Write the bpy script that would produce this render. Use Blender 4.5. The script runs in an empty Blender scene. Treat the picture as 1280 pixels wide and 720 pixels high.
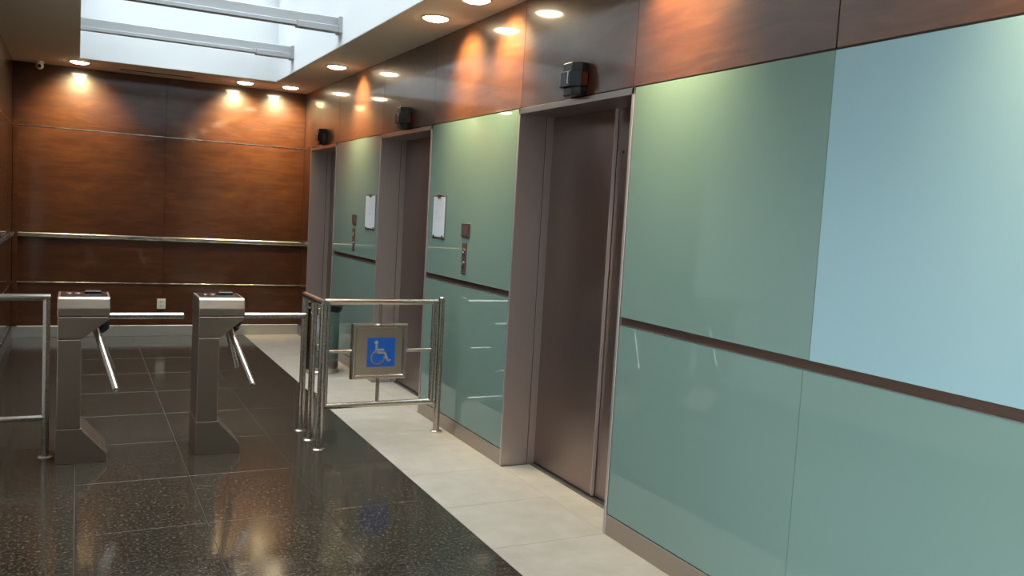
import bpy, bmesh, math, random
from mathutils import Vector, Matrix
random.seed(7)
S = bpy.context.scene
COL = S.collection
R = math.radians

# ------------------------------------------------------------------ camera
cam_d = bpy.data.cameras.new('camera')
cam = bpy.data.objects.new('camera', cam_d); COL.objects.link(cam)
YAW, PITCH, ROLL, FPX = 0.473115555, 0.0832219719, 0.0571346806, 1068.2
fw = Vector((math.sin(YAW)*math.cos(PITCH), math.cos(YAW)*math.cos(PITCH), -math.sin(PITCH)))
rt = Vector((math.cos(YAW), -math.sin(YAW), 0)); up = rt.cross(fw)
r2 = math.cos(ROLL)*rt + math.sin(ROLL)*up; u2 = -math.sin(ROLL)*rt + math.cos(ROLL)*up
m = Matrix((r2, u2, -fw)).transposed().to_4x4(); m.translation = Vector((0, 0, 1.55))
cam.matrix_world = m
cam_d.sensor_width = 36; cam_d.sensor_fit = 'HORIZONTAL'; cam_d.lens = 36*FPX/1280
cam_d.clip_start = 0.02; cam_d.clip_end = 200
S.camera = cam

# ------------------------------------------------------------------ world, exposure
wd = bpy.data.worlds.new('world'); S.world = wd; wd.use_nodes = True
bg = wd.node_tree.nodes['Background']
bg.inputs[0].default_value = (0.87, 0.93, 1.0, 1); bg.inputs[1].default_value = 11.5
S.view_settings.view_transform = 'Standard'; S.view_settings.look = 'None'
S.view_settings.gamma = 1; S.view_settings.use_curve_mapping = False
S.view_settings.exposure = 0.0
S.cycles.sample_clamp_indirect = 5.0; S.cycles.caustics_reflective = False; S.cycles.blur_glossy = 0.3

def portal(name, loc, direction, sx, sy):
    d = bpy.data.lights.new(name, 'AREA'); d.shape = 'RECTANGLE'; d.size = sx; d.size_y = sy
    d.cycles.is_portal = True
    o = bpy.data.objects.new(name, d); COL.objects.link(o); o.location = loc
    o.rotation_euler = Vector(direction).to_track_quat('-Z', 'Y').to_euler()
    return o

# ------------------------------------------------------------------ dimensions (metres)
XW = 2.37            # face of the lift wall
XL = -0.60           # left wall
YB = 10.20           # back wall
YF = -2.2            # wall behind the camera
ZC = 2.84            # soffit
XS = 1.745           # edge between granite and beige strip
WX0, WX1, WY0, WY1, WZ = 0.0, 1.88, 2.6, 9.47, 3.9      # skylight well
DOORS = [(3.47, 4.645), (6.10, 7.29), (8.78, 9.83)]
LIGHTS = [(2.11, 5.46), (2.12, 4.83), (2.12, 7.95), (2.09, 9.75), (1.61, 9.80), (0.0, 9.72), (2.11, 3.12), (2.11, 1.2)]
UNLIT = (2.10, 7.29)
GLZ = (-1.7, 1.9, 2.5)   # glazed entrance in the left wall beside the viewer: y from, y to, height

# ------------------------------------------------------------------ materials
def mat(name):
    m = bpy.data.materials.new(name); m.use_nodes = True
    nt = m.node_tree; b = nt.nodes['Principled BSDF']
    return m, nt, b
def N(nt, t, **kw):
    n = nt.nodes.new(t)
    for k, v in kw.items():
        if hasattr(n, k): setattr(n, k, v)
        else: n.inputs[k.replace('_', ' ')].default_value = v
    return n
def ramp(nt, stops):
    n = nt.nodes.new('ShaderNodeValToRGB'); e = n.color_ramp.elements
    while len(e) < len(stops): e.new(0.5)
    for el, (p, c) in zip(e, stops): el.position = p; el.color = (*c, 1)
    return n
def coords(nt, scale, src='Object'):
    tc = nt.nodes.new('ShaderNodeTexCoord'); mp = nt.nodes.new('ShaderNodeMapping')
    mp.inputs['Scale'].default_value = scale
    nt.links.new(tc.outputs[src], mp.inputs[0]); return mp
def plain(name, col, rough=.5, metal=0, **kw):
    m, nt, b = mat(name)
    b.inputs['Base Color'].default_value = (*col, 1); b.inputs['Roughness'].default_value = rough
    b.inputs['Metallic'].default_value = metal
    for k, v in kw.items(): b.inputs[k.replace('_', ' ')].default_value = v
    n = N(nt, 'ShaderNodeTexNoise', Scale=60.0)
    mr = N(nt, 'ShaderNodeMapRange'); mr.inputs['To Min'].default_value = max(0, rough-.04); mr.inputs['To Max'].default_value = min(1, rough+.04)
    nt.links.new(n.outputs['Fac'], mr.inputs['Value']); nt.links.new(mr.outputs[0], b.inputs['Roughness'])
    return m
def bump(nt, b, h, strength, dist=.01):
    n = nt.nodes.new('ShaderNodeBump'); n.inputs['Strength'].default_value = strength; n.inputs['Distance'].default_value = dist
    nt.links.new(h, n.inputs['Height']); nt.links.new(n.outputs[0], b.inputs['Normal']); return n

def wood_mat(name, dark, mid, light):
    m, nt, b = mat(name); L = nt.links
    oi = nt.nodes.new('ShaderNodeObjectInfo')
    mp = coords(nt, (1.3, 1.3, 9))
    n1 = N(nt, 'ShaderNodeTexNoise', Scale=2.2, Detail=6.0, Roughness=.6, Distortion=.9); L.new(mp.outputs[0], n1.inputs[0])
    mp2 = coords(nt, (1, 1, 2.2))
    n2 = N(nt, 'ShaderNodeTexNoise', Scale=1.5, Detail=4.0, Roughness=.55); L.new(mp2.outputs[0], n2.inputs[0])
    mix = N(nt, 'ShaderNodeMix'); mix.inputs[0].default_value = .45
    L.new(n1.outputs['Fac'], mix.inputs[2]); L.new(n2.outputs['Fac'], mix.inputs[3])
    add = N(nt, 'ShaderNodeMath', operation='MULTIPLY_ADD'); add.inputs[1].default_value = .14; 
    L.new(oi.outputs['Random'], add.inputs[0]); L.new(mix.outputs[0], add.inputs[2])
    rp = ramp(nt, [(.32, dark), (.55, mid), (.78, light)]); L.new(add.outputs[0], rp.inputs[0])
    L.new(rp.outputs[0], b.inputs['Base Color'])
    n3 = N(nt, 'ShaderNodeTexNoise', Scale=7.0, Detail=3.0)
    mr = N(nt, 'ShaderNodeMapRange'); mr.inputs['To Min'].default_value = .30; mr.inputs['To Max'].default_value = .38
    L.new(n3.outputs['Fac'], mr.inputs['Value']); L.new(mr.outputs[0], b.inputs['Roughness'])
    mp4 = coords(nt, (5, 5, 1.2)); n4 = N(nt, 'ShaderNodeTexNoise', Scale=1.6, Detail=2.0); L.new(mp4.outputs[0], n4.inputs[0])
    bump(nt, b, n4.outputs['Fac'], .07, .012)
    b.inputs['Coat Weight'].default_value = .8; b.inputs['Coat Roughness'].default_value = .07
    b.inputs['Specular IOR Level'].default_value = .4
    return m
M = {}
M['wood'] = wood_mat('mahogany_veneer', (.032, .0090, .0042), (.066, .0198, .0075), (.116, .040, .0135))

def steel_mat(name, col, rough, scale, bmp=.04):
    m, nt, b = mat(name); L = nt.links
    mp = coords(nt, scale)
    n = N(nt, 'ShaderNodeTexNoise', Scale=6.0, Detail=3.0); L.new(mp.outputs[0], n.inputs[0])
    mr = N(nt, 'ShaderNodeMapRange'); mr.inputs['To Min'].default_value = rough-.06; mr.inputs['To Max'].default_value = rough+.08
    L.new(n.outputs['Fac'], mr.inputs['Value']); L.new(mr.outputs[0], b.inputs['Roughness'])
    rp = ramp(nt, [(.3, tuple(c*.9 for c in col)), (.7, col)]); L.new(n.outputs['Fac'], rp.inputs[0]); L.new(rp.outputs[0], b.inputs['Base Color'])
    b.inputs['Metallic'].default_value = 1
    if bmp: bump(nt, b, n.outputs['Fac'], bmp, .002)
    return m
M['steel_v'] = steel_mat('brushed_steel_vertical', (.62, .55, .53), .50, (60, 60, .8))
M['steel_door'] = steel_mat('brushed_steel_door', (.335, .262, .248), .32, (60, 60, .8), 0)
M['steel_h'] = steel_mat('brushed_steel_horizontal', (.44, .39, .36), .32, (.8, .8, 60))
M['steel_t'] = steel_mat('turnstile_steel', (.45, .355, .295), .36, (1, 1, 60))
M['tube'] = plain('satin_tube_steel', (.52, .46, .41), .27, 1)
M['trim'] = steel_mat('bright_trim_steel', (.58, .56, .54), .26, (1, 1, 60))
M['steel_base'] = steel_mat('baseboard_steel', (.62, .61, .59), .48, (1, 1, 60), 0)
M['plate'] = plain('sign_plate_steel', (.52, .45, .38), .34, 1)
M['bin'] = steel_mat('polished_bin_steel', (.50, .50, .48), .10, (2, 2, 60))
M['groove'] = plain('groove_bronze', (.11, .065, .05), .35, .6)
M['dark'] = plain('dark_gap', (.012, .01, .01), .7)
M['black'] = plain('black_plastic', (.012, .012, .014), .22)
M['blackbag'] = plain('black_liner', (.01, .01, .011), .4)
M['copper'] = plain('amber_lens', (.10, .025, .014), .2)
M['white_plastic'] = plain('white_plastic', (.72, .70, .62), .4)
M['beam'] = plain('grey_painted_steel', (.42, .42, .43), .5)
M['paint'] = plain('ceiling_paint', (.87, .76, .62), .8)
M['wellpaint'] = plain('white_well_paint', (.92, .93, .94), .85)
M['blue'] = plain('blue_sign', (.012, .115, .52), .4)
M['symbol'] = plain('grey_symbol', (.42, .40, .40), .4)
M['display'] = plain('display_panel', (.085, .055, .06), .25)
M['button'] = plain('button_steel', (.8, .8, .82), .25, .8)
M['pavement'] = plain('pavement', (.48, .47, .45), .8)
M['wallpaint'] = plain('plaster', (.68, .67, .65), .8)

def granite():
    m, nt, b = mat('dark_granite'); L = nt.links
    mp = coords(nt, (1, 1, 1), 'Object'); oi = nt.nodes.new('ShaderNodeObjectInfo')
    ad = N(nt, 'ShaderNodeVectorMath', operation='ADD'); L.new(mp.outputs[0], ad.inputs[0])
    sc = N(nt, 'ShaderNodeVectorMath', operation='SCALE'); sc.inputs[3].default_value = 1.0
    L.new(oi.outputs['Location'], sc.inputs[0]); L.new(sc.outputs[0], ad.inputs[1])
    n = N(nt, 'ShaderNodeTexNoise', Scale=64.0, Detail=5.0, Roughness=.72); L.new(ad.outputs[0], n.inputs[0])
    v = N(nt, 'ShaderNodeTexVoronoi', Scale=95.0); L.new(ad.outputs[0], v.inputs[0])
    mx = N(nt, 'ShaderNodeMix'); mx.inputs[0].default_value = .16
    L.new(n.outputs['Fac'], mx.inputs[2]); L.new(v.outputs['Distance'], mx.inputs[3])
    rp = ramp(nt, [(.37, (.007, .0052, .004)), (.50, (.034, .0265, .0190)), (.65, (.105, .083, .058))]); L.new(mx.outputs[0], rp.inputs[0])
    L.new(rp.outputs[0], b.inputs['Base Color'])
    n3 = N(nt, 'ShaderNodeTexNoise', Scale=2.5, Detail=4.0); L.new(ad.outputs[0], n3.inputs[0])
    mr = N(nt, 'ShaderNodeMapRange'); mr.inputs['To Min'].default_value = .09; mr.inputs['To Max'].default_value = .17
    L.new(n3.outputs['Fac'], mr.inputs['Value']); L.new(mr.outputs[0], b.inputs['Roughness'])
    b.inputs['Specular IOR Level'].default_value = .42
    return m
def beige():
    m, nt, b = mat('beige_stone'); L = nt.links
    mp = coords(nt, (1, 1, 1)); oi = nt.nodes.new('ShaderNodeObjectInfo')
    ad = N(nt, 'ShaderNodeVectorMath', operation='ADD'); L.new(mp.outputs[0], ad.inputs[0]); L.new(oi.outputs['Location'], ad.inputs[1])
    n = N(nt, 'ShaderNodeTexNoise', Scale=7.0, Detail=6.0, Roughness=.6); L.new(ad.outputs[0], n.inputs[0])
    rp = ramp(nt, [(.3, (.43, .355, .285)), (.7, (.53, .45, .37))]); L.new(n.outputs['Fac'], rp.inputs[0]); L.new(rp.outputs[0], b.inputs['Base Color'])
    b.inputs['Roughness'].default_value = .28
    return m
M['granite'] = granite(); M['beige'] = beige()
M['grout'] = plain('grout', (.17, .145, .12), .8)

def panel_glass(name, ca, cb):
    m, nt, b = mat(name); L = nt.links
    n = N(nt, 'ShaderNodeTexNoise', Scale=.8, Detail=2.0)
    rp = ramp(nt, [(.3, ca), (.7, cb)]); L.new(n.outputs['Fac'], rp.inputs[0]); L.new(rp.outputs[0], b.inputs['Base Color'])
    b.inputs['Roughness'].default_value = .6; b.inputs['Specular IOR Level'].default_value = .0
    b.inputs['Coat Weight'].default_value = 1; b.inputs['Coat Roughness'].default_value = .015; b.inputs['Coat IOR'].default_value = 1.52
    return m
M['pglass'] = panel_glass('back_painted_glass', (.150, .222, .197), (.160, .236, .210))
M['pale_glass'] = panel_glass('pale_back_painted_glass', (.25, .37, .41), (.26, .385, .425))
def clear_glass():
    m = bpy.data.materials.new('clear_glazing'); m.use_nodes = True; nt = m.node_tree; nt.nodes.clear()
    o = N(nt, 'ShaderNodeOutputMaterial'); t = N(nt, 'ShaderNodeBsdfTransparent'); g = N(nt, 'ShaderNodeBsdfGlossy'); g.inputs['Roughness'].default_value = .01
    t.inputs[0].default_value = (.93, .97, .96, 1)
    f = N(nt, 'ShaderNodeFresnel'); f.inputs[0].default_value = 1.45; mx = N(nt, 'ShaderNodeMixShader')
    nt.links.new(f.outputs[0], mx.inputs[0]); nt.links.new(t.outputs[0], mx.inputs[1]); nt.links.new(g.outputs[0], mx.inputs[2]); nt.links.new(mx.outputs[0], o.inputs[0])
    return m
M['glazing'] = clear_glass()
def lamp_mat():
    m = bpy.data.materials.new('lamp_glow'); m.use_nodes = True; nt = m.node_tree; nt.nodes.clear()
    o = N(nt, 'ShaderNodeOutputMaterial'); e = N(nt, 'ShaderNodeEmission'); e.inputs[0].default_value = (1, .80, .52, 1); e.inputs[1].default_value = 40
    nt.links.new(e.outputs[0], o.inputs[0]); return m
M['lamp'] = lamp_mat()
def paper_mat():
    m, nt, b = mat('printed_paper'); L = nt.links
    tc = nt.nodes.new('ShaderNodeTexCoord'); sp = N(nt, 'ShaderNodeSeparateXYZ'); L.new(tc.outputs['Generated'], sp.inputs[0])
    # text lines in z, ragged in y, only between 0.3 and 0.9 of the height
    w = N(nt, 'ShaderNodeMath', operation='MULTIPLY'); w.inputs[1].default_value = 22; L.new(sp.outputs[2], w.inputs[0])
    fr = N(nt, 'ShaderNodeMath', operation='FRACT'); L.new(w.outputs[0], fr.inputs[0])
    ln = N(nt, 'ShaderNodeMath', operation='GREATER_THAN'); ln.inputs[1].default_value = .6; L.new(fr.outputs[0], ln.inputs[0])
    mp = coords(nt, (1, 9, 22), 'Generated'); n = N(nt, 'ShaderNodeTexNoise', Scale=2.0, Detail=1.0); L.new(mp.outputs[0], n.inputs[0])
    g = N(nt, 'ShaderNodeMath', operation='GREATER_THAN'); g.inputs[1].default_value = .5; L.new(n.outputs['Fac'], g.inputs[0])
    mu = N(nt, 'ShaderNodeMath', operation='MULTIPLY'); L.new(ln.outputs[0], mu.inputs[0]); L.new(g.outputs[0], mu.inputs[1])
    def band(sock, lo, hi):
        a = N(nt, 'ShaderNodeMath', operation='GREATER_THAN'); a.inputs[1].default_value = lo; L.new(sock, a.inputs[0])
        c = N(nt, 'ShaderNodeMath', operation='LESS_THAN'); c.inputs[1].default_value = hi; L.new(sock, c.inputs[0])
        d = N(nt, 'ShaderNodeMath', operation='MULTIPLY'); L.new(a.outputs[0], d.inputs[0]); L.new(c.outputs[0], d.inputs[1]); return d.outputs[0]
    for s in (band(sp.outputs[2], .4, .93), band(sp.outputs[1], .12, .86)):
        k = N(nt, 'ShaderNodeMath', operation='MULTIPLY'); L.new(mu.outputs[0], k.inputs[0]); L.new(s, k.inputs[1]); mu = k
    mx = N(nt, 'ShaderNodeMix', data_type='RGBA'); mx.inputs[6].default_value = (.50, .53, .61, 1); mx.inputs[7].default_value = (.36, .37, .42, 1)
    L.new(mu.outputs[0], mx.inputs[0]); L.new(mx.outputs[2], b.inputs['Base Color']); b.inputs['Roughness'].default_value = .5
    return m
M['paper'] = paper_mat()

# ------------------------------------------------------------------ mesh helpers (all shapes in world metres, moved to the parent's base)
def bm_box(bm, lo, hi, bevel=0):
    lo = [min(a, b) for a, b in zip(lo, hi)] if False else lo
    vs = [bm.verts.new((x, y, z)) for x in (lo[0], hi[0]) for y in (lo[1], hi[1]) for z in (lo[2], hi[2])]
    fs = [bm.faces.new([vs[i] for i in q]) for q in ((0, 1, 3, 2), (4, 6, 7, 5), (0, 4, 5, 1), (2, 3, 7, 6), (0, 2, 6, 4), (1, 5, 7, 3))]
    if bevel:
        es = list({e for f in fs for e in f.edges})
        bmesh.ops.bevel(bm, geom=es, offset=bevel, segments=1, affect='EDGES', profile=.5)
def bm_prism(bm, pts, axis, a, b, bevel=0):
    """closed polygon extruded along an axis; pts are the two other coordinates in xyz order"""
    def P(p, t):
        q = list(p); q.insert(axis, t); return q
    v0 = [bm.verts.new(P(p, a)) for p in pts]; v1 = [bm.verts.new(P(p, b)) for p in pts]
    n = len(pts); fs = [bm.faces.new(v0), bm.faces.new(v1[::-1])]
    for i in range(n): fs.append(bm.faces.new((v0[i], v1[i], v1[(i+1) % n], v0[(i+1) % n])))
    if bevel:
        es = list({e for f in fs for e in f.edges})
        bmesh.ops.bevel(bm, geom=es, offset=bevel, segments=2, affect='EDGES', profile=.5)
def bm_tube(bm, p0, p1, r, r1=None, seg=16, cap=True):
    p0, p1 = Vector(p0), Vector(p1); d = (p1-p0).normalized()
    a = d.orthogonal().normalized(); b = d.cross(a); r1 = r if r1 is None else r1
    A = [bm.verts.new(p0 + r*(math.cos(t)*a + math.sin(t)*b)) for t in [2*math.pi*i/seg for i in range(seg)]]
    B = [bm.verts.new(p1 + r1*(math.cos(t)*a + math.sin(t)*b)) for t in [2*math.pi*i/seg for i in range(seg)]]
    for i in range(seg):
        f = bm.faces.new((A[i], A[(i+1) % seg], B[(i+1) % seg], B[i])); f.smooth = True
    if cap: bm.faces.new(A[::-1]); bm.faces.new(B)
def bm_lathe(bm, c, prof, seg=24, axis='z'):
    """prof: list of (radius, offset) along the axis from c"""
    rings = []
    for r, h in prof:
        ring = []
        for i in range(seg):
            t = 2*math.pi*i/seg; u, v = r*math.cos(t), r*math.sin(t)
            p = {'z': (u, v, h), 'x': (h, u, v), 'y': (u, h, v)}[axis]
            ring.append(bm.verts.new((c[0]+p[0], c[1]+p[1], c[2]+p[2])))
        rings.append(ring)
    for A, B in zip(rings, rings[1:]):
        for i in range(seg):
            f = bm.faces.new((A[i], A[(i+1) % seg], B[(i+1) % seg], B[i])); f.smooth = True
    bm.faces.new(rings[0][::-1]); bm.faces.new(rings[-1])
def wbase(o):
    v = Vector((0, 0, 0))
    while o is not None: v = v + o.location; o = o.parent
    return v
def obj(name, bm, m, parent=None, origin=None, label=None, sharp=35):
    """links ONE mesh object; vertices are given in world metres"""
    bmesh.ops.recalc_face_normals(bm, faces=bm.faces)
    base = wbase(parent)
    org = Vector(origin) if origin is not None else base.copy()
    for v in bm.verts: v.co -= org
    for e in bm.edges:
        if len(e.link_faces) == 2 and e.calc_face_angle(0) > R(sharp): e.smooth = False
    me = bpy.data.meshes.new(name); bm.to_mesh(me); bm.free()
    me.materials.append(m)
    o = bpy.data.objects.new(name, me); COL.objects.link(o)
    if parent is not None: o.parent = parent
    o.location = org-base
    if label: o['label'] = label
    return o
def box(name, lo, hi, m, parent=None, bevel=0, label=None, own=False):
    bm = bmesh.new(); bm_box(bm, lo, hi, bevel)
    c = [(a+b)/2 for a, b in zip(lo, hi)] if own else None
    return obj(name, bm, m, parent, c, label)
def tube(name, p0, p1, r, m, parent=None, **k):
    bm = bmesh.new(); bm_tube(bm, p0, p1, r, **k); return obj(name, bm, m, parent)
def lathe(name, c, prof, m, parent=None, **k):
    bm = bmesh.new(); bm_lathe(bm, c, prof, **k); return obj(name, bm, m, parent)
def thing(name, loc, label, cat, group=None):
    o = bpy.data.objects.new(name, None); COL.objects.link(o); o.location = loc; o.empty_display_size = .1
    o['label'] = label; o['category'] = cat
    if group: o['group'] = group
    return o
def struct(name, loc=(0, 0, 0), label=None):
    o = bpy.data.objects.new(name, None); COL.objects.link(o); o.location = loc; o['kind'] = 'structure'
    if label: o['label'] = label
    return o
def dup(o, loc, label, cat=None):
    c = o.copy(); COL.objects.link(c); c.location = loc; c['label'] = label
    for ch in list(o.children):
        d = ch.copy(); COL.objects.link(d); d.parent = c
        for g in list(ch.children):
            e = g.copy(); COL.objects.link(e); e.parent = d
    return c

# ------------------------------------------------------------------ floor
floor = struct('floor', (0, 0, 0), 'polished dark granite floor with a beige stone strip along the lift wall')
box('floor_bed', (XL-.1, YF-.1, -.12), (2.80, YB+.1, -.004), M['grout'], floor)
GX = [XL, 0.005, .578, 1.152, XS]
def tile(lo, hi, m, cache={}):
    key = (round(hi[0]-lo[0], 4), round(hi[1]-lo[1], 4), m.name)
    if key not in cache:
        sx, sy = hi[0]-lo[0], hi[1]-lo[1]
        bm = bmesh.new(); bm_box(bm, (-sx/2+.0012, -sy/2+.0012, -.02), (sx/2-.0012, sy/2-.0012, 0), .0010)
        bmesh.ops.recalc_face_normals(bm, faces=bm.faces)
        me = bpy.data.meshes.new('tile'); bm.to_mesh(me); bm.free(); me.materials.append(m); cache[key] = me
    o = bpy.data.objects.new('tile', cache[key]); COL.objects.link(o); o.parent = floor
    o.location = ((lo[0]+hi[0])/2, (lo[1]+hi[1])/2, 0)
gy = [3.43+.765*k for k in range(-8, 10)]
gy = [YF]+[y for y in gy if YF+.1 < y < YB-.1]+[YB]
for y0, y1 in zip(gy, gy[1:]):
    for x0, x1 in zip(GX, GX[1:]): tile((x0, y0), (x1, y1), M['granite'])
by = [3.46+.58*k for k in range(-10, 13)]
by = [YF]+[y for y in by if YF+.1 < y < YB-.1]+[YB]
for y0, y1 in zip(by, by[1:]): tile((XS, y0), (XW, y1), M['beige'])
for d0, d1 in DOORS: tile((XW, d0+.012), (2.565, d1-.012), M['beige'])

# ------------------------------------------------------------------ lift wall
wr = struct('wall_right', (XW, 0, 0), 'lift wall of back-painted green glass panels under a band of wood')
segs = [(YF, DOORS[0][0]), (DOORS[0][1], DOORS[1][0]), (DOORS[1][1], DOORS[2][0]), (DOORS[2][1], YB)]
bm = bmesh.new()
for y0, y1 in segs: bm_box(bm, (XW+.030, y0, 0), (XW+.33, y1, ZC+.1))
for y0, y1 in DOORS: bm_box(bm, (XW+.030, y0, 2.2), (XW+.33, y1, ZC+.1))
obj('wall_core', bm, M['dark'], wr)
# wood band above the glass
wj = [YF, .9, 2.24, 3.48, 4.65, 6.08, 7.29, 8.72, 9.92, YB]
for i, (y0, y1) in enumerate(zip(wj, wj[1:])):
    p = box('wood_panel', (XW+.004, y0+.0022, 2.206), (XW+.028, y1-.0022, ZC), M['wood'], wr, .0015, own=True)
    p.rotation_euler.z = R([0, .1, -.1, .1, 0, .1, -.05, .1, 0][i])
# wood strip past the third door
for z0, z1 in ((.125, .580), (.590, 1.055), (1.11, 2.196)):
    box('wood_panel', (XW+.004, DOORS[2][1]+.018, z0), (XW+.028, YB, z1), M['wood'], wr, .0015, own=True)
# glass panels
def glass(y0, y1, z0, z1, mt='pglass', label=None):
    p = box('glass_panel', (XW, y0+.0007, z0), (XW+.010, y1-.0007, z1), M[mt], wr, .0012, own=True, label=label)
for a, b in ((YF, -.20), (-.20, 1.02), (1.02, 2.238), (2.238, DOORS[0][0]-.016)):
    glass(a, b, 1.092, 2.198, *(('pale_glass', 'paler blue glass panel') if a == 1.02 else ()))
for a, b in ((YF, -.18), (-.18, 1.04), (1.04, 2.262), (2.262, DOORS[0][0]-.016)): glass(a, b, .105, 1.053)
for a, b in (segs[1], segs[2]):
    glass(a+.016, b-.016, 1.092, 2.198); glass(a+.016, b-.016, .105, 1.053)
for a, b in segs[:3]:
    box('groove_strip', (XW+.012, a+.016, 1.05), (XW+.030, b-.016, 1.095), M['groove'], wr)
    box('edge_glint', (XW-.001, a+.016, 1.0535), (XW+.012, b-.016, 1.0575), M['steel_h'], wr)  # thin strip added in place of the highlight along the lower panel's top edge
    box('shadow_joint', (XW+.010, a, 2.196), (XW+.03, b, 2.208), M['dark'], wr)
for i, (a, b) in enumerate(segs):
    o = box('baseboard_right' if i == 0 else 'baseboard_right', (XW-.004, a+(.0 if i == 0 else .016), 0), (XW+.03, b-(0 if i == 3 else .016), .102 if i < 3 else .12), M['steel_h'], wr, .0015)

# ------------------------------------------------------------------ lift doors
for k, (y0, y1) in enumerate(DOORS):
    d = struct('door_%d' % (k+1), (2.6, (y0+y1)/2, 0), ['nearest lift door of brushed steel in a deep steel portal', 'middle lift door of brushed steel behind the wheelchair gate', 'farthest lift door of brushed steel beside the back wall'][k])
    for s, ya in ((1, y0), (-1, y1)):
        bm = bmesh.new()
        a, b = ya-s*.016, ya+s*.004
        bm_box(bm, (XW-.006, min(a, b), 0), (2.548, max(a, b), 2.2), .0015)
        obj('jamb', bm, M['steel_v'], d)
        a, b = ya-s*.016, ya+s*.010
        box('inner_jamb', (2.552, min(a, b), 0), (2.64, max(a, b), 2.2), M['steel_v'], d, .001)
    box('header', (XW-.006, y0-.016, 2.166), (2.64, y1+.016, 2.200), M['steel_h'], d, .0015)
    ym = y0+.515*(y1-y0)/1.175
    box('door_leaf', (2.596, ym-.03, .012), (2.612, y1-.01, 2.17), M['steel_door'], d, .002)
    l2 = box('door_leaf', (2.616, y0+.01, .012), (2.640, ym+.06, 2.17), M['steel_door'], d, .002)
    box('edge_highlight', (2.593, ym-.037, .012), (2.6125, ym-.0302, 2.17), M['steel_v'], d)  # pale strip added to stand in for the highlight on the leaf edge
    lathe('keyhole', (2.6165, ym-.10, 1.93), [(.006, -.003), (.006, .002)], M['black'], l2, seg=10, axis='x')
    sl = box('sill', (2.567, y0+.004, -.02), (2.70, y1-.004, .006), M['steel_h'], d, .001)
    box('sill_groove', (2.590, y0+.008, .004), (2.594, y1-.008, .0072), M['dark'], sl)
    box('shaft_backing', (2.66, y0-.02, 0), (2.70, y1+.02, 2.25), M['dark'], d)

# ------------------------------------------------------------------ back wall
wb = struct('wall_back', (0, YB, 0), 'mahogany veneered back wall in four panel rows')
box('wall_core', (XL-.1, YB+.03, 0), (2.80, YB+.2, ZC+.1), M['dark'], wb)
for (z0, z1) in ((.125, .580), (.590, 1.055), (1.11, 2.196), (2.206, ZC)):
    for x0, x1 in ((XL, .855), (.855, XW+.004)):
        p = box('wood_panel', (x0+.0012, YB+.004, z0), (x1-.0012, YB+.028, z1), M['wood'], wb, .0012, own=True)
box('corner_post', (XL+.001, YB-.030, .12), (XL+.05, YB+.004, 2.24), M['wood'], wb, .003)
def trim(n, z0, z1, depth, m=None, bev=.001):
    bm = bmesh.new()
    bm_box(bm, (XL+.05, YB-depth, z0), (XW-.002, YB+.02, z1), bev)
    bm_box(bm, (XW-depth, DOORS[2][1]+.018, z0), (XW+.02, YB-depth, z1), bev)
    bm_box(bm, (XL-.02, 6.9, z0), (XL+depth, YB-.032, z1), bev)
    o = obj('trim_%d' % n, bm, m or M['trim'], None, (0, YB, z0)); o['kind'] = 'structure'
    o['label'] = {1: 'thin bright metal line under the top wood row', 2: 'wide metal rail across the wood walls at waist height', 3: 'thin bright metal line low on the back wall'}[n]
trim(1, 2.197, 2.206, .002); trim(2, 1.060, 1.105, .02, None, .008); trim(3, .580, .589, .003)
bb = box('baseboard_back', (XL, YB-.012, 0), (XW-.004, YB+.03, .12), M['steel_base'], None, .002); bb['kind'] = 'structure'; bb['label'] = 'brushed steel baseboard of the back wall'

# ------------------------------------------------------------------ left wall with the glazed front (outside the frame), wall behind
wl = struct('wall_left', (XL, 0, 0), 'left wall, wood panelled towards the back and plain plaster nearer the viewer')
bm = bmesh.new()
bm_box(bm, (XL-.2, YF-.1, 0), (XL-.03, GLZ[0], ZC+.1)); bm_box(bm, (XL-.2, GLZ[1], 0), (XL-.03, YB+.1, ZC+.1)); bm_box(bm, (XL-.2, GLZ[0], GLZ[2]), (XL-.03, GLZ[1], ZC+.1))
obj('wall_core', bm, M['dark'], wl)
for y0, y1 in ((6.55, 8.3), (8.3, YB)):
    for z0, z1 in ((.125, .580), (.590, 1.055), (1.11, 2.196), (2.206, ZC)):
        box('wood_panel', (XL-.030, y0+.002, z0), (XL, y1-.002, z1), M['wood'], wl, .0015, own=True)
bm = bmesh.new()
bm_box(bm, (XL-.03, YF, 0), (XL, GLZ[0], ZC)); bm_box(bm, (XL-.03, GLZ[1], 0), (XL, 6.55, ZC)); bm_box(bm, (XL-.03, GLZ[0], GLZ[2]), (XL, GLZ[1], ZC))
obj('plaster', bm, M['wallpaint'], wl)
bl = box('baseboard_left', (XL-.03, GLZ[1], 0), (XL+.006, YB-.012, .12), M['steel_h'], None, .002); bl['kind'] = 'structure'; bl['label'] = 'brushed steel baseboard of the left wall'
wf = struct('wall_front', (0, YF, 0), 'unseen wall behind the viewer, wood faced to darken steel reflections')
box('wall_core', (XL-.2, YF-.2, 0), (2.80, YF, ZC+.1), M['wood'], wf)  # unseen wall; wood facing added to darken reflections in turnstiles and jambs
w2 = struct('window_2', (XL, GLZ[0], 0), 'glazed entrance in the left wall beside the viewer')
bm = bmesh.new(); n = 3
for i in range(n+1):
    y = GLZ[0]+(GLZ[1]-GLZ[0])*i/n; y = min(max(y, GLZ[0]+.02), GLZ[1]-.02)
    bm_box(bm, (XL-.12, y-.02, 0), (XL-.06, y+.02, GLZ[2]))
for z in (.02, GLZ[2]-.02): bm_box(bm, (XL-.118, GLZ[0], z-.02), (XL-.062, GLZ[1], z+.02))
obj('window_frame', bm, M['steel_v'], w2)
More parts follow.
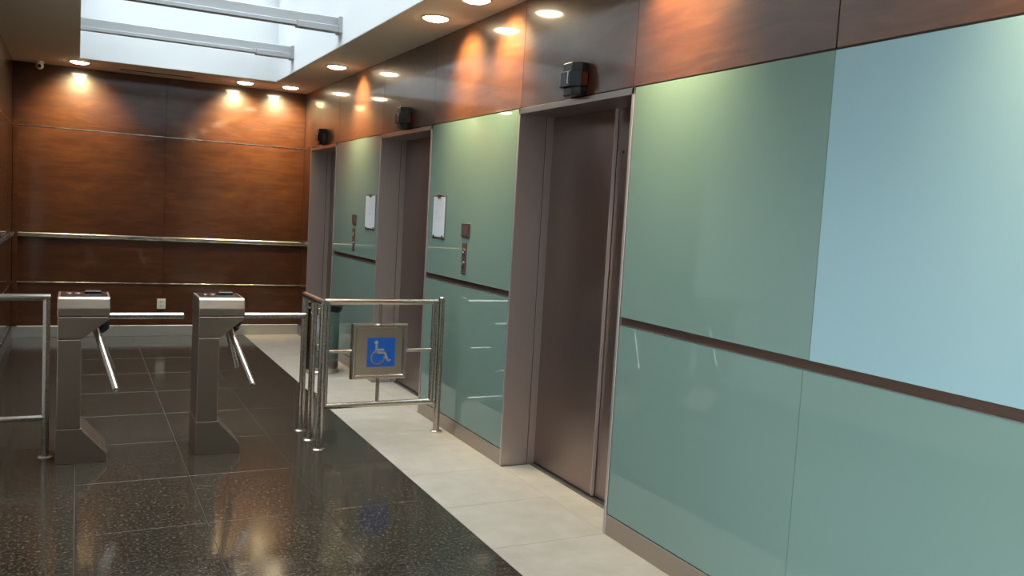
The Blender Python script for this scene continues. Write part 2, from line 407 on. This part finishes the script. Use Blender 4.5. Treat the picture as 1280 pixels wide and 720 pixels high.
for i in range(n):
    a, b = GLZ[0]+(GLZ[1]-GLZ[0])*i/n, GLZ[0]+(GLZ[1]-GLZ[0])*(i+1)/n
    box('pane', (XL-.094, a+.02, .04), (XL-.086, b-.02, GLZ[2]-.04), M['glazing'], w2)
pv = box('pavement', (-16, -14, -.14), (XL-.2, 14, -.03), M['pavement']); pv['kind'] = 'structure'; pv['label'] = 'pale pavement outside the glazed entrance'
portal('window_portal', (XL-.14, (GLZ[0]+GLZ[1])/2, GLZ[2]/2), (1, 0, 0), GLZ[1]-GLZ[0], GLZ[2])
portal('skylight_portal', ((WX0+WX1)/2, (WY0+WY1)/2, WZ+.08), (0, 0, -1), WX1-WX0, WY1-WY0)

# ------------------------------------------------------------------ ceiling with skylight well
cl = struct('ceiling', (0, 0, ZC), 'painted soffit around a skylight well')
bm = bmesh.new()
bm_box(bm, (XL-.2, YF-.2, ZC), (WX0, YB+.2, ZC+.1)); bm_box(bm, (WX1, YF-.2, ZC), (2.8, YB+.2, ZC+.1))
bm_box(bm, (WX0, WY1, ZC), (WX1, YB+.2, ZC+.1)); bm_box(bm, (WX0, YF-.2, ZC), (WX1, WY0, ZC+.1))
obj('soffit', bm, M['paint'], cl)
t = .08
for nme, lo, hi in (('well_side', (WX0-t, WY0-t, ZC+.004), (WX0+.003, WY1+t, WZ)), ('well_side', (WX1-.003, WY0-t, ZC+.004), (WX1+t, WY1+t, WZ)),
                    ('well_side', (WX0, WY1-.003, ZC+.004), (WX1, WY1+t, WZ)), ('well_side', (WX0, WY0-t, ZC+.004), (WX1, WY0+.003, WZ))):
    box(nme, lo, hi, M['wellpaint'], cl)
w1 = struct('window_1', (WX0, WY0, WZ), 'glass skylight over the lobby')
bm = bmesh.new(); ys = [3.5, 5.25, 7.0, 8.76]
for y in [WY0+.02]+ys+[WY1-.02]: bm_box(bm, (WX0, y-.02, WZ-.02), (WX1, y+.02, WZ+.05))
for x in (WX0+.02, WX1-.02): bm_box(bm, (x-.02, WY0, WZ-.018), (x+.02, WY1, WZ+.048))
obj('skylight_frame', bm, M['wellpaint'], w1)
yy = [WY0+.02]+ys+[WY1-.02]
for a, b in zip(yy, yy[1:]): box('pane', (WX0+.04, a+.02, WZ+.01), (WX1-.04, b-.02, WZ+.02), M['glazing'], w1)
def beam(y, z, label):
    b = thing('skylight_beam', (WX0, y, z), label, 'beam', 'beams across the skylight well')
    box('web', (WX0-.02, y-.03, z+.03), (WX1+.02, y+.03, z+.11), M['beam'], b, .004)
    box('flange', (WX0-.02, y-.05, z), (WX1+.02, y+.02, z+.032), M['beam'], b, .003)
    bm = bmesh.new(); bm_box(bm, (WX1-.36, y-.056, z-.010), (WX1-.01, y+.03, z+.04), .003); bm_box(bm, (WX1-.03, y-.07, z-.015), (WX1+.01, y+.05, z+.115), .003)
    obj('end_bracket', bm, M['beam'], b)
    return b
beam(6.98, 2.955, 'nearer grey steel beam across the skylight, upper right one in view')
beam(8.72, 2.985, 'farther grey steel beam across the skylight, close to the back wall')

# ------------------------------------------------------------------ downlights
names = ['lit round downlight in soffit above the glass panel between the two nearest lift doors', 'lit round downlight at top edge of the photo above the nearest lift door',
         'lit round downlight beside the unlit one over the far lift doors', 'lit round downlight in the soffit corner where both wood walls meet',
         'lit round downlight over the right half of the back wall, next to the corner', 'lit round downlight over the left half of the back wall',
         'lit round downlight out of frame above the right glass wall', 'lit round downlight out of frame nearest the viewer']
def downlight(x, y, label, lit=True):
    b = thing('downlight', (x, y, ZC), label, 'ceiling light', 'round downlights in the soffit')
    bm = bmesh.new()
    seg = 28; prof = [(.100, .0), (.098, -.006), (.086, -.008), (.080, .004)]
    rings = [[bm.verts.new((x+r*math.cos(2*math.pi*i/seg), y+r*math.sin(2*math.pi*i/seg), ZC+h)) for i in range(seg)] for r, h in prof]
    for A, B in zip(rings, rings[1:]):
        for i in range(seg): bm.faces.new((A[i], A[(i+1) % seg], B[(i+1) % seg], B[i])).smooth = True
    obj('trim_ring', bm, M['paint'], b)
    lathe('lens', (x, y, ZC), [(.081, .0), (.078, -.010), (.060, -.018), (.030, -.021)], M['lamp'] if lit else M['paint'], b, seg=28)
    if lit:
        d = bpy.data.lights.new('lamp', 'SPOT'); d.energy = LAMP_W; d.color = (1, .83, .42); d.spot_size = R(98); d.spot_blend = .95; d.shadow_soft_size = .05
        o = bpy.data.objects.new('lamp', d); COL.objects.link(o); o.location = (0, 0, -.035); o.parent = b
        o.rotation_euler = Vector((0, .9, -1) if y > 9 else (.9, 0, -1)).to_track_quat('-Z', 'Y').to_euler()   # tilt added so more light lands on the wall than the floor
    return b
LAMP_W = 190
for (x, y), nm in zip(LIGHTS, names): downlight(x, y, nm)
downlight(*UNLIT, 'unlit round downlight with a dark lens above the middle lift door', False)

# ------------------------------------------------------------------ vent and security camera on the soffit
v = thing('linear_vent', (.70, 9.86, ZC), 'dark slotted air vent in the soffit along the back wall', 'vent')
box('vent_frame', (.36, 9.825, ZC-.006), (1.10, 9.905, ZC+.002), M['paint'], v, .001)
for q in (9.84, 9.86, 9.88): box('vent_slot', (.375, q, ZC-.0075), (1.085, q+.011, ZC-.004), M['dark'], v)
c = thing('security_camera', (-.36, 10.02, ZC), 'small white security camera under the soffit in the left back corner', 'camera')
lathe('mount', (-.36, 10.02, ZC), [(.042, 0), (.042, -.018), (.03, -.028)], M['white_plastic'], c)
bm = bmesh.new(); bmesh.ops.create_uvsphere(bm, u_segments=20, v_segments=12, radius=.038, matrix=Matrix.Translation((-.36, 10.02, ZC-.045)))
for f in bm.faces: f.smooth = True
hd = obj('camera_head', bm, M['white_plastic'], c)
lathe('camera_lens', (-.36, 10.02-.028, ZC-.052), [(.017, -.012), (.017, .01)], M['black'], hd, axis='y', seg=14)

# ------------------------------------------------------------------ turnstiles
def turnstile(x0, label):
    y0, y1 = 5.37, 5.69
    t = thing('turnstile', (x0, y0, 0), label, 'turnstile', 'tripod turnstiles')
    X = lambda u: x0+u
    def pr(name, pts, a=y0, b=y1, bev=.004, m='steel_t'):
        bm = bmesh.new(); bm_prism(bm, [(X(u), z) for u, z in pts], 1, a, b, bev); return obj(name, bm, M[m], t)
    pr('foot', [(-.004, 0), (.262, 0), (.262, .048), (.124, .203), (-.004, .203)])
    pr('column', [(0, .206), (.122, .206), (.122, .717), (0, .717)])
    pr('head', [(0, .720), (.126, .720), (.262, .832), (.262, .846), (0, .846)])
    # lid: extruded along x, front edge leaning back
    bm = bmesh.new(); bm_prism(bm, [(y0-.002, .850), (y1, .850), (y1, .958), (y0+.030, .958), (y0+.016, .950), (y0-.002, .893)], 0, X(-.002), X(.266), .005)
    lid = obj('lid', bm, M['steel_t'], t)
    pr('shadow_seam', [(.004, .19), (.12, .19), (.12, .86), (.004, .86)], y0+.006, y1-.006, 0, 'dark')
    box('top_plate', (X(.012), y0+.04, .957), (X(.254), y1-.012, .9605), M['black'], lid, .001)
    box('card_reader', (X(.135), y0+.20, .958), (X(.225), y0+.28, .975), M['black'], lid, .004)
    for u in (.055, .10): lathe('indicator', (X(u), y0+.20, .960), [(.016, 0), (.014, .003)], M['steel_door'], lid, seg=14)
    A = Vector((X(.172), 5.53, .832)); ax = Vector((.66, 0, -.75)).normalized()
    bm = bmesh.new()
    bm_tube(bm, A+ax*.040, A+ax*.100, .068, .046, 24)
    bm_tube(bm, A+ax*.100, A+ax*.118, .046, .020, 24)
    hub = obj('hub', bm, M['black'], t)
    for dv, s in (((1, 0, 0), .05), ((.25, -.612, -.75), .06), ((.25, .612, -.75), .06)):
        dv = Vector(dv).normalized(); bm = bmesh.new()
        bm_tube(bm, A+dv*s, A+dv*.505, .019, None, 18); bm_tube(bm, A+dv*.505, A+dv*.512, .019, .012, 18)
        obj('arm', bm, M['tube'], t)
    return t
turnstile(-.092, 'brushed steel tripod turnstile on the left, beside the low steel railing')
turnstile(.657, 'brushed steel tripod turnstile in the middle, nearer the wheelchair gate')

# ------------------------------------------------------------------ left railing
def flange(name, x, y, r, parent): return lathe(name, (x, y, 0), [(r, 0), (r, .006), (r*.7, .012)], M['tube'], parent, seg=24)
g = thing('railing', (-.155, 5.54, 0), 'low tubular steel railing at the left edge beside the left turnstile', 'railing')
po = tube('post', (-.150, 5.54, 0), (-.150, 5.54, .945), .019, M['tube'], g, seg=20); flange('flange', -.150, 5.54, .040, po)
tube('top_rail', (-.131, 5.54, .938), (XL+.002, 5.54, .938), .020, M['tube'], g, seg=20)
tube('lower_rail', (-.155, 5.54, .236), (XL+.002, 5.54, .236), .017, M['tube'], g, seg=20)

# ------------------------------------------------------------------ guard rail beside the gate, gate, latch post
g = thing('guard_rail', (1.39, 5.53, 0), 'short three-legged tubular steel guard rail standing at the hinge side of the gate', 'railing')
for y in (5.78, 5.53, 5.29):
    p = tube('post', (1.388, y, 0), (1.388, y, .945), .021, M['tube'], g, seg=20); flange('flange', 1.388, y, .042, p)
tube('top_rail', (1.388, 5.79, .940), (1.388, 5.27, .940), .0225, M['tube'], g, seg=20)
g = thing('gate_post', (2.288, 5.53, 0), 'single round steel post where the wheelchair gate latches near the glass wall', 'post')
lathe('post', (2.288, 5.53, 0), [(.022, 0), (.022, .955), (.016, .962)], M['tube'], g); flange('flange', 2.288, 5.53, .042, g)
gx0, gx1, gz0, gz1, gyy = 1.477, 2.236, .222, .925, 5.53
g = thing('wheelchair_gate', (1.41, gyy, 0), 'tubular steel swing gate carrying a blue wheelchair sign', 'gate')
tube('frame_top', (gx0-.02, gyy, gz1), (gx1+.02, gyy, gz1), .020, M['tube'], g, seg=20)
tube('frame_bottom', (gx0-.02, gyy, gz0), (gx1+.02, gyy, gz0), .020, M['tube'], g, seg=20)
for x in (gx0, gx1): tube('frame_side', (x, gyy, gz0), (x, gyy, gz1), .020, M['tube'], g, seg=20)
for z in (.30, .62, .86): box('hinge', (1.4098, gyy-.011, z-.022), (gx0-.008, gyy+.011, z+.022), M['tube'], g, .003)
bx0, bx1, bz0, bz1 = 1.648, 2.036, .398, .776
tube('spoke', (1.842, gyy, bz1-.01), (1.842, gyy, gz1), .0105, M['tube'], g)
tube('spoke', (1.842, gyy, gz0), (1.842, gyy, bz0+.01), .0125, M['tube'], g)
tube('spoke', (gx0, gyy, .590), (bx0+.01, gyy, .590), .0115, M['tube'], g)
tube('spoke', (bx1-.01, gyy, .590), (gx1, gyy, .590), .0115, M['tube'], g)
w, dpt = .030, .024
sf = bpy.data.objects.new('sign_frame', None)
bm = bmesh.new()
def mitre(bm, o, i):   # square picture frame with rounded front
    ys = [(-dpt, .35), (-dpt, .65), (-dpt*.55, 0), (-dpt*.55, 1), (dpt, 0), (dpt, 1)]
    def ring(f, y):
        a = [o[k]+(i[k]-o[k])*f for k in range(4)]
        return [bm.verts.new((a[0], gyy+y, a[2])), bm.verts.new((a[1], gyy+y, a[2])), bm.verts.new((a[1], gyy+y, a[3])), bm.verts.new((a[0], gyy+y, a[3]))]
    seq = [(0, dpt), (0, -dpt*.5), (.25, -dpt), (.75, -dpt), (1, -dpt*.5), (1, dpt)]
    rs = [ring(f, y) for f, y in seq]; rs.append(rs[0])
    for A, B in zip(rs, rs[1:]):
        for k in range(4): bm.faces.new((A[k], A[(k+1) % 4], B[(k+1) % 4], B[k]))
bpy.data.objects.remove(sf)
mitre(bm, (bx0, bx1, bz0, bz1), (bx0+w, bx1-w, bz0+w, bz1-w))
obj('sign_frame', bm, M['tube'], g)
pl = box('sign_plate', (bx0+w-.004, gyy-.006, bz0+w-.004), (bx1-w+.004, gyy+.006, bz1-w+.004), M['plate'], g)
cx, cz = 1.856, .580; hw = .099
fy = gyy-.0062
box('blue_square', (cx-hw, fy-.0012, cz-hw), (cx+hw, fy, cz+hw), M['blue'], pl, label='blue square of the wheelchair sign')
bm = bmesh.new(); fy2 = fy-.0014
def stroke(pts, wd):
    for (a, b), (c_, d) in zip(pts, pts[1:]):
        v = Vector((c_-a, d-b)).normalized(); nrm = Vector((-v.y, v.x))*wd/2; e = v*wd*.25
        q = [(a-e.x+nrm.x, b-e.y+nrm.y), (c_+e.x+nrm.x, d+e.y+nrm.y), (c_+e.x-nrm.x, d+e.y-nrm.y), (a-e.x-nrm.x, b-e.y-nrm.y)]
        bm_prism(bm, [(cx+x*hw, cz+z*hw) for x, z in q], 1, fy2-.0008, fy2+.001)
def circle(x, z, r, n=18): bm_prism(bm, [(cx+(x+r*math.cos(2*math.pi*i/n))*hw, cz+(z+r*math.sin(2*math.pi*i/n))*hw) for i in range(n)], 1, fy2-.0008, fy2+.001)
circle(-.37, .68, .13)
stroke([(-.36, .50), (-.34, -.02), (.26, -.04), (.50, -.62), (.68, -.54)], .14)
stroke([(-.33, .18), (.16, .18)], .12)
arc = [(-.24+.46*math.cos(R(a)), -.36+.46*math.sin(R(a))) for a in range(112, 371, 14)]
stroke(arc, .115)
obj('wheelchair_symbol', bm, M['symbol'], pl, label='grey wheelchair user symbol')

# ------------------------------------------------------------------ litter bin
bx, byy, br = 2.055, 7.86, .158
b = thing('litter_bin', (bx, byy, 0), 'tall round polished steel litter bin with black liner beside the glass wall', 'bin')
lathe('body', (bx, byy, 0), [(br, .02), (br, .60), (br-.004, .606)], M['bin'], b, seg=40)
lathe('base_ring', (bx, byy, 0), [(br+.008, 0), (br+.008, .018), (br, .026)], M['tube'], b, seg=40)
bm = bmesh.new(); seg = 40; rings = []
for r, h in [(br+.002, .575), (br+.022, .595), (br+.030, .628), (br-.01, .64), (br-.03, .60), (br-.05, .45)]:
    rings.append([bm.verts.new((bx+(r+.010*math.sin(5*t_)+.006*math.sin(11*t_+h*30)*(h > .57))*math.cos(t_), byy+(r+.008*math.sin(4*t_+1))*math.sin(t_), h+.012*math.sin(3*t_)+.012*math.cos(t_)*(h > .6))) for t_ in [2*math.pi*i/seg for i in range(seg)]])
for A, B in zip(rings, rings[1:]):
    for i in range(seg): bm.faces.new((A[i], A[(i+1) % seg], B[(i+1) % seg], B[i])).smooth = True
bm.faces.new(rings[-1])
obj('liner', bm, M['blackbag'], b)

# ------------------------------------------------------------------ hall lanterns above the doors
def lantern(y, label, first=[]):
    if first: return dup(first[0], (XW, y, 2.20), label)
    l = thing('hall_lantern', (XW, y, 2.20), label, 'lift lantern', 'black lanterns above the lift doors')
    def half(w_, d_, z0, z1, name, m, ch=.5, lo=None):
        pts = [(XW+.004, y-w_), (XW-d_*ch, y-w_), (XW-d_, y-w_*.55), (XW-d_, y+w_*.55), (XW-d_*ch, y+w_), (XW+.004, y+w_)]
        bm = bmesh.new(); bm_prism(bm, pts, 2, z0, z1, .004); return obj(name, bm, M[m], l)
    half(.078, .070, 2.204, 2.250, 'lower_band', 'black'); half(.092, .088, 2.247, 2.328, 'middle_band', 'black'); half(.084, .076, 2.325, 2.374, 'upper_band', 'black')
    for q in (-1, 1):
        box('side_lens', (XW-.036, y+q*.0922-.002, 2.256), (XW-.004, y+q*.0922+.002, 2.322), M['copper'], l, label='dark amber side lens')
    box('slit', (XW-.0905, y-.034, 2.262), (XW-.087, y-.026, 2.322), M['trim'], l, label='bright vertical slit')
    first.append(l); return l
lantern(3.985, 'black faceted lantern above the nearest lift door')
lantern(6.66, 'black faceted lantern above the middle lift door')
lantern(9.28, 'black faceted lantern above the farthest lift door')

# ------------------------------------------------------------------ call panels, displays, notices on the glass
def display(y, label):
    t = thing('floor_display', (XW, y, 1.44), label, 'display', 'floor displays on the glass')
    box('housing', (XW-.008, y-.066, 1.392), (XW+.002, y+.066, 1.486), M['steel_door'], t, .002)
    box('screen', (XW-.0092, y-.052, 1.402), (XW-.007, y+.052, 1.476), M['display'], t)
def callpanel(y, label):
    t = thing('call_panel', (XW, y, 1.25), label, 'call panel', 'lift call panels on the glass')
    box('plate', (XW-.007, y-.036, 1.142), (XW+.002, y+.036, 1.354), M['display'], t, .002)
    for z in (1.205, 1.292):
        p = lathe('button', (XW-.007, y, z), [(.022, .001), (.022, -.004), (.019, -.006)], M['steel_door'], t, axis='x', seg=18)
        sgn = 1 if z > 1.25 else -1
        bm = bmesh.new(); bm_prism(bm, [(y-.010, z-.010*sgn), (y+.010, z-.010*sgn), (y, z+.012*sgn)], 0, XW-.0145, XW-.012); obj('arrow', bm, M['button'], p)
display(5.365, 'small dark floor display on the glass between nearest and middle lifts')
callpanel(5.372, 'narrow dark call panel with two buttons on glass between nearest and middle lifts')
display(8.02, 'small dark floor display on the far glass beside the farthest lift')
callpanel(8.02, 'narrow dark call panel with two buttons on the far glass beside the farthest lift')
def notice(y0, y1, label, z0=1.372, z1=1.664):
    t = thing('notice', (XW, (y0+y1)/2, z0), label, 'notice', 'paper notices on the glass')
    box('holder', (XW-.004, y0-.010, z0-.012), (XW+.001, y1+.010, z1+.012), M['steel_h'], t, .001)
    box('paper', (XW-.0056, y0, z0), (XW-.0038, y1, z1), M['paper'], t)
    for yy_ in (y0+.03, y1-.03): box('clip', (XW-.009, yy_-.012, z0-.014), (XW-.003, yy_+.012, z0+.012), M['trim'], t)
    box('clip', (XW-.009, (y0+y1)/2-.03, z1-.010), (XW-.003, (y0+y1)/2+.03, z1+.014), M['trim'], t)
notice(5.752, 5.975, 'printed paper notice on the glass right of the middle lift door')
notice(7.385, 7.665, 'printed paper notice on the far glass left of the middle lift door')

# ------------------------------------------------------------------ wall outlet
t = thing('wall_outlet', (.845, YB, .36), 'cream wall socket low on the wood back wall', 'outlet')
pl = box('plate', (.800, YB-.006, .302), (.890, YB+.005, .416), M['white_plastic'], t, .003)
for z in (.335, .383):
    s = box('socket', (.825, YB-.0075, z-.016), (.865, YB-.005, z+.016), M['white_plastic'], t, .001)
    for x in (.837, .853): box('slot', (x-.002, YB-.0085, z-.008), (x+.002, YB-.0070, z+.008), M['dark'], s)
